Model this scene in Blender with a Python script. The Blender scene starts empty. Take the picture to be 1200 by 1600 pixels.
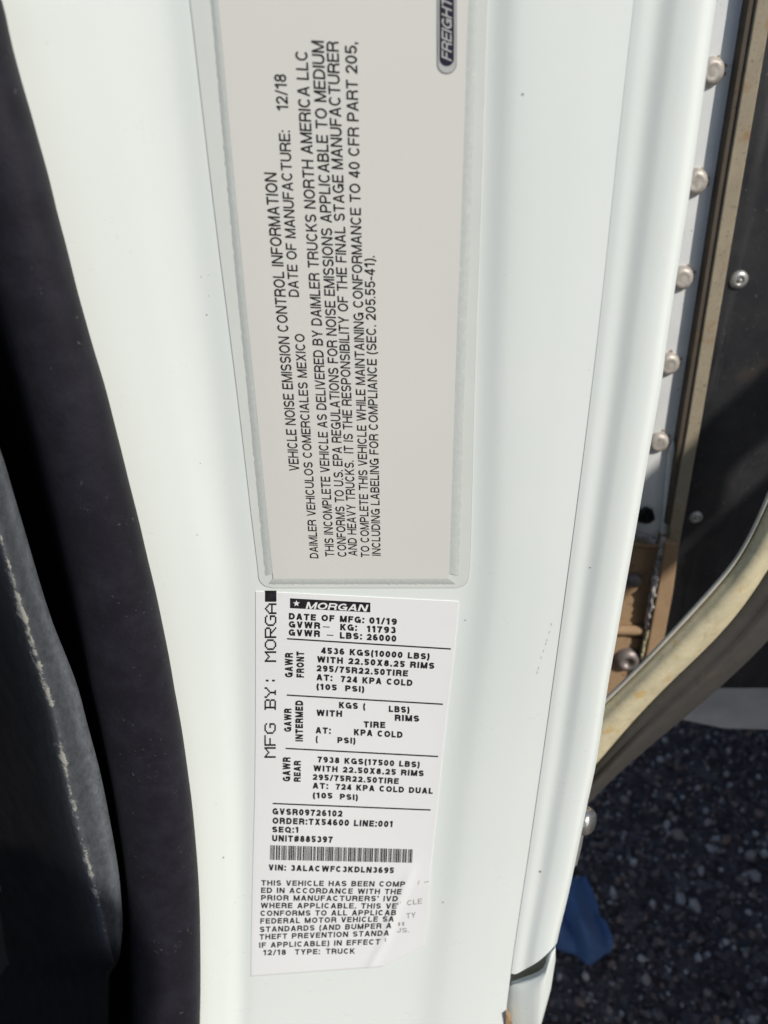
import bpy, bmesh, math, random
import numpy as np
from mathutils import Vector, noise

random.seed(7)
C = bpy.context
S = C.scene
col = S.collection
H = 1.6                                     # lens height above the gravel, metres
PITCH = math.radians(30)
FPX = 1201.0                                # focal length in photo pixels (1200 x 1600)

# ------------------------------------------------------------------ camera
cd = bpy.data.cameras.new('camera')
cam = bpy.data.objects.new('camera', cd); col.objects.link(cam)
cam.location = (0, 0, H)
cam.rotation_euler = (math.radians(90) - PITCH, 0, 0)
cd.sensor_fit = 'VERTICAL'; cd.sensor_height = 36.0; cd.lens = 36.0 * FPX / 1600.0
cd.clip_start = 0.01; cd.clip_end = 500
cd.dof.use_dof = True; cd.dof.focus_distance = 0.43; cd.dof.aperture_fstop = 8.5
S.camera = cam
S.render.resolution_x = 768; S.render.resolution_y = 1024

# ------------------------------------------------------------------ light
SUN_EL = math.radians(40); SUN_AZ = math.radians(42)    # azimuth: to the right of straight behind the camera
sun_dir = Vector((math.cos(SUN_EL) * math.sin(SUN_AZ), -math.cos(SUN_EL) * math.cos(SUN_AZ), math.sin(SUN_EL)))
w = bpy.data.worlds.new('World'); S.world = w; w.use_nodes = True
nt = w.node_tree; nt.nodes.clear()
sky = nt.nodes.new('ShaderNodeTexSky'); sky.sky_type = 'NISHITA'; sky.sun_disc = False
sky.sun_elevation = SUN_EL
sky.sun_rotation = math.atan2(sun_dir.x, sun_dir.y)
bg = nt.nodes.new('ShaderNodeBackground'); bg.inputs['Strength'].default_value = 0.10
wo = nt.nodes.new('ShaderNodeOutputWorld')
nt.links.new(sky.outputs[0], bg.inputs[0]); nt.links.new(bg.outputs[0], wo.inputs[0])
sl = bpy.data.lights.new('sun', 'SUN'); sl.energy = 4.0; sl.angle = math.radians(0.5); sl.color = (1.0, 0.955, 0.89)
so = bpy.data.objects.new('sun', sl); col.objects.link(so)
so.rotation_euler = sun_dir.to_track_quat('Z', 'Y').to_euler()
so.location = sun_dir * 30 + Vector((0, 0, H))
vs = S.view_settings
vs.view_transform = 'Standard'; vs.look = 'None'; vs.gamma = 1.0; vs.use_curve_mapping = False
vs.exposure = 0.0

# ------------------------------------------------------------------ measuring helpers
CP, SP = math.cos(PITCH), math.sin(PITCH)
def ray(u, v):
    xc = (u - 600) / FPX; yc = -(v - 800) / FPX
    return Vector((xc, CP + yc * SP, -SP + yc * CP))
def at(u, v, Y):
    d = ray(u, v); t = Y / d.y
    return Vector((d.x * t, Y, H + d.z * t))
def proj(p):
    q = p - Vector((0, 0, H))
    f = q.y * CP - q.z * SP
    up = q.y * SP + q.z * CP
    return 600 + q.x / f * FPX, 800 - up / f * FPX
def interp(pts, x):
    """smooth (Catmull-Rom, non uniform) interpolation through sorted points, linear outside"""
    n = len(pts)
    if x <= pts[0][0]:
        (a, b), (c, d) = pts[0], pts[1]; return b + (d - b) * (x - a) / (c - a)
    if x >= pts[-1][0]:
        (a, b), (c, d) = pts[-2], pts[-1]; return d + (d - b) * (x - c) / (c - a)
    i = 0
    while pts[i + 1][0] < x: i += 1
    (x0, y0), (x1, y1) = pts[i], pts[i + 1]
    s = (y1 - y0) / (x1 - x0)
    m0 = (y1 - pts[i - 1][1]) / (x1 - pts[i - 1][0]) if i > 0 else s
    m1 = (pts[i + 2][1] - y0) / (pts[i + 2][0] - x0) if i + 2 < n else s
    t = (x - x0) / (x1 - x0); h = x1 - x0
    return ((2*t**3 - 3*t**2 + 1) * y0 + (t**3 - 2*t**2 + t) * h * m0 + (-2*t**3 + 3*t**2) * y1 + (t**3 - t**2) * h * m1)
def lin(pts, x):
    if x <= pts[0][0]: i = 0
    elif x >= pts[-1][0]: i = len(pts) - 2
    else:
        i = 0
        while pts[i + 1][0] < x: i += 1
    (a, b), (c, d) = pts[i], pts[i + 1]
    return b + (d - b) * (x - a) / (c - a)

# ------------------------------------------------------------------ object helpers
def link(o, parent=None):
    col.objects.link(o)
    if parent: o.parent = parent
    return o
def mesh_obj(name, verts, faces, m, parent=None, smooth=True, loc=None):
    me = bpy.data.meshes.new(name)
    me.from_pydata([tuple(v) for v in verts], [], faces)
    me.update()
    if smooth:
        me.polygons.foreach_set('use_smooth', [True] * len(me.polygons))
    me.materials.append(m)
    return link(bpy.data.objects.new(name, me), parent)
def thing(name, label, cat, group=None):
    o = bpy.data.objects.new(name, None); o.empty_display_size = 0.02
    o['label'] = label; o['category'] = cat
    if group: o['group'] = group
    return link(o)
def fix_normals(o):
    bm = bmesh.new(); bm.from_mesh(o.data)
    bmesh.ops.recalc_face_normals(bm, faces=bm.faces); bm.to_mesh(o.data); bm.free()
def grid(rows):
    """rows: list of equally long lists of points -> verts, faces"""
    n = len(rows[0]); vv = [p for r in rows for p in r]; ff = []
    for i in range(len(rows) - 1):
        for j in range(n - 1):
            a = i * n + j; ff.append((a, a + n, a + n + 1, a + 1))
    return vv, ff
def slab(name, px, Y, thick, m, parent, bevel=0.0, dY=None):
    """outline px at distance Y (or per-point Y), extruded away from the camera side"""
    n = len(px)
    f = [at(u, v, Y if dY is None else dY[i]) for i, (u, v) in enumerate(px)]
    b = [p + Vector((0, thick, 0)) for p in f]
    vv = f + b
    ff = [tuple(range(n)), tuple(range(2 * n - 1, n - 1, -1))]
    for i in range(n):
        j = (i + 1) % n; ff.append((i, i + n, j + n, j))
    o = mesh_obj(name, vv, ff, m, parent, smooth=False)
    fix_normals(o)
    if bevel:
        md = o.modifiers.new('bevel', 'BEVEL'); md.width = bevel; md.segments = 3; md.limit_method = 'ANGLE'
        md.angle_limit = math.radians(40); md.harden_normals = False
        o.data.polygons.foreach_set('use_smooth', [True] * len(o.data.polygons))
        try: o.data.set_sharp_from_angle(angle=math.radians(35))
        except Exception: pass
    return o
def dome(name, c, r, hgt, m, parent, profile, seg=28, axis=Vector((0, -1, 0))):
    """lathe about an axis pointing to the viewer; profile = [(radius fraction, height fraction)]"""
    q = axis.to_track_quat('Z', 'Y')
    rows = []
    for (pr, ph) in profile:
        rows.append([c + q @ Vector((r * pr * math.cos(2*math.pi*k/seg), r * pr * math.sin(2*math.pi*k/seg), hgt * ph)) for k in range(seg + 1)])
    vv, ff = grid(rows)
    o = mesh_obj(name, vv, ff, m, parent)
    bm = bmesh.new(); bm.from_mesh(o.data); bmesh.ops.remove_doubles(bm, verts=bm.verts, dist=1e-6)
    bmesh.ops.recalc_face_normals(bm, faces=bm.faces); bm.to_mesh(o.data); bm.free()
    return o

# ------------------------------------------------------------------ materials
class N:
    def __init__(s, name):
        s.m = bpy.data.materials.new(name); s.m.use_nodes = True
        s.t = s.m.node_tree; s.b = s.t.nodes['Principled BSDF']
        s.co = s.t.nodes.new('ShaderNodeTexCoord').outputs['Object']
    def new(s, k, **kw):
        n = s.t.nodes.new(k)
        for a, b in kw.items(): setattr(n, a, b)
        return n
    def ln(s, a, b): s.t.links.new(a, b)
    def noise(s, scale, detail=4, rough=0.55, stretch=None, co=None):
        n = s.new('ShaderNodeTexNoise'); n.inputs['Scale'].default_value = scale
        n.inputs['Detail'].default_value = detail; n.inputs['Roughness'].default_value = rough
        src = co or s.co
        if stretch:
            mp = s.new('ShaderNodeMapping'); mp.inputs['Scale'].default_value = stretch; s.ln(src, mp.inputs[0]); src = mp.outputs[0]
        s.ln(src, n.inputs['Vector']); return n.outputs['Fac']
    def ramp(s, fac, stops):
        r = s.new('ShaderNodeValToRGB')
        e = r.color_ramp.elements
        while len(e) < len(stops): e.new(0.5)
        for i, (p, c) in enumerate(stops):
            e[i].position = p; e[i].color = (*c, 1) if not isinstance(c, (int, float)) else (c, c, c, 1)
        s.ln(fac, r.inputs[0]); return r.outputs[0]
    def mix(s, fac, a, b, mode='MIX'):
        n = s.new('ShaderNodeMix', data_type='RGBA', blend_type=mode)
        for sock, val in ((n.inputs[0], fac), (n.inputs[6], a), (n.inputs[7], b)):
            if isinstance(val, (int, float)): sock.default_value = val
            elif isinstance(val, tuple): sock.default_value = (*val, 1)
            else: s.ln(val, sock)
        return n.outputs[2]
    def math(s, op, a, b=0.0):
        n = s.new('ShaderNodeMath', operation=op)
        for sock, val in ((n.inputs[0], a), (n.inputs[1], b)):
            if isinstance(val, (int, float)): sock.default_value = val
            else: s.ln(val, sock)
        return n.outputs[0]
    def bump(s, hgt, strength=0.3, dist=0.001):
        n = s.new('ShaderNodeBump'); n.inputs['Strength'].default_value = strength; n.inputs['Distance'].default_value = dist
        s.ln(hgt, n.inputs['Height']); s.ln(n.outputs[0], s.b.inputs['Normal'])
    def set(s, color=None, rough=None, metal=None, coat=None, spec=None):
        for k, v in (('Base Color', color), ('Roughness', rough), ('Metallic', metal), ('Coat Weight', coat), ('Specular IOR Level', spec)):
            if v is None: continue
            if isinstance(v, tuple): s.b.inputs[k].default_value = (*v, 1)
            elif isinstance(v, (int, float)): s.b.inputs[k].default_value = v
            else: s.ln(v, s.b.inputs[k])
        return s.m

def mat_paint():
    n = N('white_paint')
    sp = n.noise(420, 2, 0.5)
    fleck = n.ramp(sp, [(0.735, 0.0), (0.76, 1.0)])
    gate = n.ramp(n.noise(26, 2), [(0.60, 0.0), (0.66, 1.0)])
    f = n.math('MULTIPLY', n.math('MULTIPLY', fleck, gate), 0.75)
    haze = n.ramp(n.noise(9, 5, 0.6), [(0.3, (0.750, 0.795, 0.750)), (0.7, (0.775, 0.812, 0.768))])
    c = n.mix(f, haze, (0.33, 0.30, 0.25))
    n.bump(n.noise(260, 3), 0.06, 0.0006)
    return n.set(c, n.ramp(n.noise(30, 5), [(0.3, 0.26), (0.75, 0.38)]), coat=0.25, spec=0.45)
def mat_seal():
    n = N('seal_rubber')
    d = n.ramp(n.noise(55, 6, 0.7), [(0.42, (0.012, 0.011, 0.016)), (0.75, (0.022, 0.021, 0.029))])
    sp = n.ramp(n.noise(330, 3, 0.6), [(0.66, 0.0), (0.72, 1.0)])
    gate = n.ramp(n.noise(40, 3), [(0.48, 0.0), (0.62, 1.0)])
    c = n.mix(n.math('MULTIPLY', n.math('MULTIPLY', sp, gate), 0.55), d, (0.16, 0.15, 0.14))
    n.bump(n.noise(500, 4, 0.7), 0.35, 0.0006)
    return n.set(c, 0.62, spec=0.2)
def mat_trim():
    n = N('dusty_trim_plastic')
    a = n.new('ShaderNodeAttribute', attribute_name='wear').outputs['Fac']
    a2 = n.new('ShaderNodeAttribute', attribute_name='dust_shade').outputs['Fac']
    nz = n.noise(190, 6, 0.75)
    fz = n.noise(210, 6, 0.75, (1.6, 1, .7))
    base = n.ramp(n.noise(60, 5, 0.65), [(0.35, (0.007, 0.0065, 0.007)), (0.7, (0.014, 0.013, 0.014))])
    dust_shade = n.math('MULTIPLY', a2, n.ramp(fz, [(0.34, 0.5), (0.68, 1.0)]))
    c = n.mix(dust_shade, base, (0.165, 0.18, 0.20))
    low = n.math('MULTIPLY', n.noise(34, 3, 0.6), 1.3)
    wr = n.ramp(n.math('ADD', n.math('ADD', a, low), n.math('MULTIPLY', nz, 1.6)), [(0.0, 0.0), (1.0, 1.0)])
    wr = n.math('MULTIPLY', n.math('SUBTRACT', n.math('ADD', n.math('ADD', a, low), n.math('MULTIPLY', nz, 1.6)), 2.22), 6.0)
    wr = n.math('MINIMUM', n.math('MAXIMUM', wr, 0.0), 1.0)
    c = n.mix(n.math('MULTIPLY', wr, 0.7), c, (0.42, 0.41, 0.35))
    n.bump(n.noise(700, 4, 0.7), 0.4, 0.0005)
    return n.set(c, 0.8, spec=0.08)
def mat_plain(name, c, rough=0.5, metal=0.0, var=0.12, scale=80, bump=0.1, spec=0.4, coat=0.0):
    n = N(name)
    lo = tuple(x * (1 - var) for x in c); hi = tuple(min(1, x * (1 + var)) for x in c)
    cc = n.ramp(n.noise(scale, 5, 0.6), [(0.3, lo), (0.7, hi)])
    if bump: n.bump(n.noise(scale * 4, 4, 0.6), bump, 0.0006)
    return n.set(cc, rough, metal, coat, spec)
def mat_post():
    n = N('grey_post_paint')
    c = n.ramp(n.noise(35, 6, 0.65), [(0.3, (0.62, 0.63, 0.615)), (0.7, (0.69, 0.69, 0.67))])
    sp = n.math('MULTIPLY', n.ramp(n.noise(260, 3), [(0.66, 0.0), (0.72, 1.0)]), n.ramp(n.noise(30, 2), [(0.5, 0.0), (0.6, 0.8)]))
    c = n.mix(sp, c, (0.14, 0.12, 0.10))
    n.bump(n.noise(120, 4), 0.08, 0.0008)
    return n.set(c, 0.5)
def mat_dirty(name, base, dark, rust, rough=0.8, amp=1.0, rs=38):
    n = N(name)
    c = n.ramp(n.noise(45, 7, 0.7), [(0.3, tuple(x * (1 - .14 * amp) for x in base)), (0.7, tuple(x * (1 + .08 * amp) for x in base))])
    k = n.ramp(n.noise(95, 5, 0.7), [(0.60, 0.0), (0.72, 0.75)])
    c = n.mix(k, c, dark)
    r = n.ramp(n.noise(rs, 4, 0.6), [(0.60, 0.0), (0.70, 0.75)])
    c = n.mix(r, c, rust)
    f = n.ramp(n.noise(420, 2), [(0.64, 0.0), (0.70, 0.6)])
    c = n.mix(f, c, dark)
    n.bump(n.noise(300, 5, 0.7), 0.3, 0.0008)
    return n.set(c, rough, spec=0.25)
def mat_black_panel():
    n = N('black_panel_paint')
    c = n.ramp(n.noise(18, 7, 0.7), [(0.35, (0.009, 0.010, 0.013)), (0.72, (0.030, 0.030, 0.031))])
    st = n.ramp(n.noise(26, 4, 0.6, (2.2, 1, 0.16)), [(0.55, 0.0), (0.75, 0.5)])
    c = n.mix(st, c, (0.07, 0.068, 0.065))
    r = n.ramp(n.noise(22, 3), [(0.62, 0.0), (0.8, 0.5)])
    c = n.mix(r, c, (0.075, 0.048, 0.03))
    sp = n.math('MULTIPLY', n.ramp(n.noise(330, 2), [(0.68, 0.0), (0.74, 1.0)]), 0.5)
    c = n.mix(sp, c, (0.16, 0.15, 0.13))
    n.bump(n.noise(60, 5), 0.12, 0.001)
    return n.set(c, n.ramp(n.noise(14, 5), [(0.3, 0.35), (0.7, 0.6)]), spec=0.4)
def mat_gravel():
    n = N('gravel_stone')
    g = n.new('ShaderNodeNewGeometry').outputs['Random Per Island']
    c = n.ramp(g, [(0.0, (0.065, 0.048, 0.050)), (0.35, (0.115, 0.090, 0.090)), (0.58, (0.19, 0.16, 0.15)), (0.72, (0.24, 0.155, 0.115)), (0.88, (0.34, 0.30, 0.285)), (1.0, (0.50, 0.45, 0.41))])
    v = n.ramp(n.noise(160, 4, 0.7), [(0.3, 0.72), (0.7, 1.15)])
    c = n.mix(1.0, c, v, 'MULTIPLY')
    n.bump(n.noise(300, 4), 0.4, 0.002)
    return n.set(c, 0.85, spec=0.25)
def mat_ground():
    n = N('gravel_ground')
    vo = n.new('ShaderNodeTexVoronoi'); vo.inputs['Scale'].default_value = 60; n.ln(n.co, vo.inputs['Vector'])
    c = n.ramp(n.math('MULTIPLY', vo.outputs['Color'], 1.0), [(0.0, (0.045, 0.033, 0.034)), (0.6, (0.095, 0.078, 0.076)), (1.0, (0.18, 0.15, 0.135))])
    n.bump(vo.outputs['Distance'], 0.7, 0.01)
    return n.set(c, 0.9, spec=0.2)
def mat_bubble():
    n = N('film_bubble_edge')
    c = n.ramp(n.noise(520, 4, 0.7), [(0.35, (0.50, 0.525, 0.495)), (0.6, (0.54, 0.565, 0.53)), (0.75, (0.63, 0.65, 0.615))])
    n.bump(n.noise(480, 4, 0.65), 0.2, 0.0004)
    return n.set(c, 0.3, spec=0.5)
def mat_caulk():
    n = N('dirty_white_sealant')
    c = n.ramp(n.noise(90, 6, 0.7), [(0.34, (0.10, 0.09, 0.085)), (0.5, (0.42, 0.38, 0.36)), (0.7, (0.55, 0.50, 0.48))])
    n.bump(n.noise(140, 5), 0.8, 0.003)
    return n.set(c, 0.75)
def mat_rivet():
    n = N('dusty_rivet_steel')
    c = n.ramp(n.noise(200, 6, 0.7), [(0.3, (0.30, 0.27, 0.23)), (0.55, (0.46, 0.42, 0.37)), (0.75, (0.58, 0.54, 0.48))])
    n.bump(n.noise(500, 4), 0.25, 0.0005)
    return n.set(c, 0.5, 0.25)

M = dict(
    paint=mat_paint(), seal=mat_seal(), trim=mat_trim(), post=mat_post(), panel=mat_black_panel(),
    tan=mat_dirty('dusty_tan_rail', (0.30, 0.255, 0.18), (0.10, 0.075, 0.045), (0.26, 0.15, 0.07)),
    arch=mat_dirty('dusty_arch_paint', (0.57, 0.505, 0.335), (0.33, 0.265, 0.15), (0.52, 0.35, 0.13), amp=1.6, rs=62),
    brown=mat_dirty('brown_mud_steel', (0.34, 0.225, 0.13), (0.13, 0.085, 0.05), (0.36, 0.20, 0.09)),
    grime_shade=mat_dirty('rail_grime_and_shade', (0.085, 0.068, 0.05), (0.03, 0.024, 0.018), (0.12, 0.08, 0.04)),  # rail dirt with side-face shade put into the colour
    archdark=mat_dirty('dark_rubber_edge', (0.066, 0.061, 0.055), (0.030, 0.028, 0.028), (0.12, 0.08, 0.05), 0.6),
    rim=mat_plain('pale_dusty_rim', (0.42, 0.40, 0.34), 0.85, spec=0.1),
    rivet=mat_rivet(), caulk=mat_caulk(), gravel=mat_gravel(), ground=mat_ground(), bubble=mat_bubble(),
    film=mat_plain('clear_label_film', (0.655, 0.68, 0.635), 0.32, var=0.02, scale=40, bump=0.03),
    filmedge=mat_plain('film_edge_dirt', (0.40, 0.39, 0.33), 0.6),
    paper=mat_plain('label_paper', (0.655, 0.65, 0.60), 0.35, var=0.015, scale=14, bump=0.02),
    sticker=mat_plain('sticker_paper', (0.80, 0.80, 0.785), 0.38, var=0.015, scale=14, bump=0.03),
    ink=mat_plain('black_ink', (0.016, 0.015, 0.017), 0.5, var=0.7, scale=260, bump=0),
    fade=mat_plain('faded_ink', (0.30, 0.28, 0.25), 0.6, bump=0),
    logo=mat_plain('navy_badge_print', (0.022, 0.016, 0.035), 0.35, bump=0),
    logogrey=mat_plain('grey_badge_border', (0.26, 0.27, 0.265), 0.35, var=0.25, scale=60, bump=0),
    silver=mat_plain('silver_print', (0.44, 0.45, 0.43), 0.4, bump=0),
    chrome=mat_plain('bright_steel', (0.62, 0.59, 0.54), 0.22, 0.9, bump=0.05),
    screw=mat_plain('dull_screw_steel', (0.40, 0.39, 0.37), 0.4, 0.6),
    darkmetal=mat_plain('grimy_bolt_steel', (0.21, 0.18, 0.165), 0.45, 0.4),
    flap=mat_plain('grey_mud_flap', (0.42, 0.41, 0.395), 0.55, var=0.2, scale=18),
    rag=mat_plain('blue_cloth', (0.10, 0.165, 0.31), 0.85, var=0.1, scale=60, bump=0.3, spec=0.15),
    black=mat_plain('black_plastic', (0.012, 0.012, 0.013), 0.6),
    belt=mat_plain('grey_brown_trim', (0.07, 0.064, 0.055), 0.8),
    gap=mat_plain('beige_recess_primer', (0.78, 0.74, 0.62), 0.6),
    scratch=mat_plain('scuff_dirt', (0.30, 0.29, 0.27), 0.8, bump=0),
    rust=mat_plain('rust_dirt', (0.30, 0.22, 0.14), 0.9, var=0.3, scale=300),
)

# ================================================================== the ground
gm = bpy.data.meshes.new('ground')
gm.from_pydata([(-150, -150, 0), (150, -150, 0), (150, 150, 0), (-150, 150, 0)], [], [(0, 1, 2, 3)]); gm.materials.append(M['ground'])
ground = link(bpy.data.objects.new('ground', gm)); ground['kind'] = 'structure'

# ================================================================== the truck
truck = thing('delivery_truck', 'white truck cab door pillar with black rubber door seal and riveted cargo body behind', 'truck')

# traced columns of the white pillar (v, u)
SEAL_E = [(-250, -88), (-120, -42), (0, 3), (67, 18), (157, 43), (253, 70), (333, 90), (410, 110), (530, 142), (600, 163), (694, 187), (794, 212), (867, 230), (940, 247), (1000, 259), (1067, 271), (1116, 280), (1200, 293), (1293, 304), (1386, 311), (1450, 313), (1566, 313), (1700, 309), (1850, 300)]
FILM_L = [(-250, 268), (0, 297), (200, 320), (377, 341), (534, 361), (684, 379), (834, 396), (905, 404), (1200, 402), (1526, 397), (1850, 392)]
FILM_R = [(-250, 776), (0, 761), (250, 753), (433, 747), (534, 743), (734, 738), (897, 733), (1000, 722), (1200, 695), (1400, 672), (1526, 655), (1850, 620)]
CREASE = [(-250, 1020), (0, 991), (178, 971), (534, 933), (801, 900), (1068, 864), (1300, 831), (1500, 801), (1600, 788), (1850, 755)]
EDGE_R = [(-250, 1162), (0, 1120), (150, 1099), (300, 1078), (534, 1042), (590, 1035), (710, 1014), (820, 995), (920, 977), (1000, 963), (1066, 951), (1190, 932), (1260, 917), (1390, 890), (1460, 873), (1510, 862), (1600, 838), (1850, 775)]

def base_Y(z):
    d = max(0.0, (H - 0.30) - z)
    return 0.35 - 0.22 * d * d
def h_profile(u, v):
    L = interp(SEAL_E, v); F = interp(FILM_L, v); G = interp(FILM_R, v); Cc = interp(CREASE, v); R = interp(EDGE_R, v)
    span = max(20, F - L)
    if u <= Cc:
        keys = [(L - 80, .0100), (L, .0075), (L + span * .45, .0032), (F - min(45, span * .25), -.0006), (F, .0000), (F + 45, .0004), ((F + G) / 2, .0002), (G - 25, .0002), (G + 8, .0008), (G + 48, .0036), ((G + 60 + Cc) / 2, .0046), (Cc, .0043)]
        return interp(keys, u)
    s = (u - Cc) / (R - Cc)
    st = .00010 + .00022 * max(0.0, min(1.0, (v - 450) / 450.0))
    return interp([(0, .0043 + st), (.10, .0048 + st), (.3, .0052), (.55, .0076), (.8, .0083), (.93, .0070), (1.0, .0030)], s)
def surf(u, v, off=0.0):
    h = h_profile(u, v) + off
    d = ray(u, v); Y = 0.35
    for _ in range(12):
        z = H + d.z * Y / d.y
        Y = base_Y(z) - h
    return at(u, v, Y)

surf_plain = surf
ROWS = list(range(-250, 1851, 25))
# jamb, from under the seal to the crease
rows = []
for v in ROWS:
    L = interp(SEAL_E, v); Cc = interp(CREASE, v)
    rows.append([surf(L - 80 + (Cc + 4 - L + 80) * k / 90.0, v) if k < 90 else surf(Cc - 0.01, v) for k in range(91)])
vv, ff = grid(rows)
jamb = mesh_obj('door_pillar', vv, ff, M['paint'], truck); fix_normals(jamb)

# outer flange of the pillar, rolled over and running back along the cab side
def flange_end(s):      # lower end of the flange, photo row as a function of its width
    return interp([(0, 1521), (.12, 1522), (.35, 1514), (.62, 1503), (.82, 1490), (1.0, 1474)], s)
rows = []
NR = 70
for i in range(NR + 1):
    r = []
    for k in range(34):
        s = k / 33.0; s = 1 - (1 - s) ** 1.25
        v = -250 + (flange_end(s) + 250) * i / NR
        Cc = interp(CREASE, v); R = interp(EDGE_R, v)
        r.append(surf(Cc + 0.4 + (R - Cc - 0.4) * s, v))
    e = r[-1]
    # left edge turns back to the jamb, right edge rolls over to the side of the cab
    v0 = -250 + (flange_end(0) + 250) * i / NR
    first = surf(interp(CREASE, v0) + 0.4, v0); first.y += 0.0003
    side = [e + Vector((0.0008, 0.003, 0)), e + Vector((0.0010, 0.008, 0)), e + Vector((0.001, 0.03, 0)), e + Vector((0.0, 0.075, 0)), e + Vector((-0.012, 0.088, 0)), e + Vector((-0.5, 0.088, 0))]
    rows.append(r + side)
vv, ff = grid(rows)
flange = mesh_obj('pillar_flange', vv, ff, M['paint'], truck); fix_normals(flange)
# turned-under lower lip of the flange
lip = []
for k in range(24):
    s = k / 23.0; v = flange_end(s); Cc = interp(CREASE, v); R = interp(EDGE_R, v)
    u = Cc + 0.4 + (R - Cc - 0.4) * s
    p = surf(u, v)
    lip.append([p, p + Vector((0, .0012, -.0016)), p + Vector((0, .004, -.0024)), p + Vector((0, .012, -.0020))])
vv, ff = grid(lip)
mesh_obj('flange_lip', vv, ff, M['paint'], truck)
# beige recess behind the gap
slab('recess_panel', [(800, 1490), (858, 1470), (850, 1520), (838, 1570), (800, 1570)], 0.340, 0.01, M['gap'], truck)
# sill below
def sill():
    top = [(795, 1537), (802, 1533), (815, 1529), (832, 1523), (843, 1518), (850, 1512), (854, 1504), (857, 1492), (862, 1483), (868, 1476)]
    edge = [(785, 1625), (800, 1640), (815, 1650), (832, 1640), (838, 1625), (843, 1610), (846, 1600), (852, 1578), (861, 1545), (868, 1500)]
    rows = []
    for i, (a, b) in enumerate(zip(top, edge)):
        y0 = surf(a[0], min(a[1], flange_end(.5))).y + .001; p0 = at(a[0], a[1] + 2, y0)
        r = [p0 + Vector((0, .0035, -.030)), p0 + Vector((0, .0030, -.012)), p0 + Vector((0, .0026, -.0030)), p0 + Vector((0, .0018, -.0008)), p0, p0 + Vector((0, -.0006, -.0006))]
        bul = [.0008, .0022, .0036, .0042, .0045, .0045, .0042, .0040, .0036, .0030][top.index(a)]
        for t in (.03, .07, .12, .18, .26, .36, .5, .66, .83, 1.0):
            u = a[0] + (b[0] - a[0]) * t; v = a[1] + (b[1] - a[1]) * t
            q = at(u, v + 2 * (1 - t), y0 - (.0014 if bul > .001 else 0) - bul * math.sin(min(1, t * 3.4) * math.pi / 2) + 0.002 * t)
            r.append(q)
        q = r[-1]
        r += [q + Vector((.0005, .006, -.001)), q + Vector((.0005, .04, -.01))]
        rows.append(r)
    vv, ff = grid(rows)
    o = mesh_obj('sill_panel', vv, ff, M['paint'], truck); fix_normals(o)
    slab('sill_clip', [(791, 1586), (794, 1587), (795, 1594), (800, 1596), (802, 1612), (789, 1612)], 0.318, 0.006, M['brown'], o)
sill()

# rubber seal
rows = []
for v in ROWS:
    E = interp(SEAL_E, v); W = lin([(-250, 150), (0, 140), (534, 132), (1066, 130), (1400, 112), (1850, 100)], v)
    wob = 1.2 * noise.noise(Vector((v * 0.012, 3.1, 0)))
    r = [surf(E - 6, v, -0.002), surf(E - 2, v, 0.002)]
    for k in range(25):
        th = math.pi * k / 24 * 1.02
        u = E + wob - W / 2 + W / 2 * math.cos(th)
        r.append(surf(max(u, interp(SEAL_E, v) - 200), v, 0.0085 + 0.021 * max(0.0, math.sin(th)) ** 0.75))
    r += [surf(E - W - 4, v, -0.004), surf(E - W - 12, v, -0.030), surf(E - W - 60, v, -0.050)]
    rows.append(r)
vv, ff = grid(rows)
seal = mesh_obj('door_seal', vv, ff, M['seal'], truck); fix_normals(seal)

# interior trim with a worn, dusty edge
TR_R = [(560, -60), (690, -4), (800, 30), (960, 78), (1066, 119), (1133, 137), (1209, 157), (1289, 173), (1359, 185), (1426, 191), (1500, 195)]
TR_W = [(560, -90), (700, -36), (834, 0), (934, 30), (1068, 71), (1123, 87), (1179, 98), (1226, 108), (1273, 119), (1333, 134), (1383, 148), (1440, 162), (1500, 176)]
rows = []; wear = []; dust_shade_v = []
for i in range(-30, 72):
    v = 560 + (1506 - 560) * i / 55.0
    tr = interp(TR_R, v); tw = interp(TR_W, v)
    if v > 1440:                                     # rounded lower tip, then only the dark face goes on
        f = min(1.0, (v - 1440) / 66.0); c = (tr + tw) / 2 - 4 * f - max(0, v - 1506) * .04; hw = (tr - tw) / 2 * math.sqrt(max(0.0, 1 - f * f * .98))
        if v > 1506: c = 171 - (v - 1506) * .02; hw = 1.5
        tr, tw = c + hw, c - hw
    r, wr, du = [], [], []
    cols_ = [(tr - 1, .006, 0, .2), (tr, .014, 0, 1.0), (tr - (tr - tw) * .22, .0185, 0, .95), (tr - (tr - tw) * .5, .022, .0, .48), (tr - (tr - tw) * .78, .025, .30, .42), (tr - (tr - tw) * .92, .0265, .60, .5), (tw, .027, .84, .6),
             (tw - 5, .0260, .74, .5), (tw - 11, .0230, .50, .28), (tw - 22, .0155, .25, .16), (tw - 45, -.002, .05, .05), (tw - 90, -.034, .0, .01), (tw - 160, -.082, 0, 0), (tw - 260, -.15, 0, 0)]  # dust thins leftward, painting shade on the face turned from the sun
    kf = max(0.0, min(1.0, (1500 - v) / 40.0))
    for (u, h, a, d) in cols_:
        a *= kf; d *= kf; p = surf(max(u, interp(SEAL_E, v) - 260), v)
        Y = p.y - h
        r.append(at(u, v, Y)); wr.append(a); du.append(d)
    rows.append(r); wear += wr; dust_shade_v += du
vv, ff = grid(rows)
trim = mesh_obj('interior_trim', vv, ff, M['trim'], truck); fix_normals(trim)
for nm, dat in (('wear', wear), ('dust_shade', dust_shade_v)):
    at_ = trim.data.attributes.new(nm, 'FLOAT', 'POINT'); at_.data.foreach_set('value', dat)
slab('interior_back_panel', [(-1500, -400), (150, -400), (150, 500), (330, 1000), (380, 1400), (380, 2000), (-1500, 2000)], .405, .01, M['black'], truck)
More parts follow.
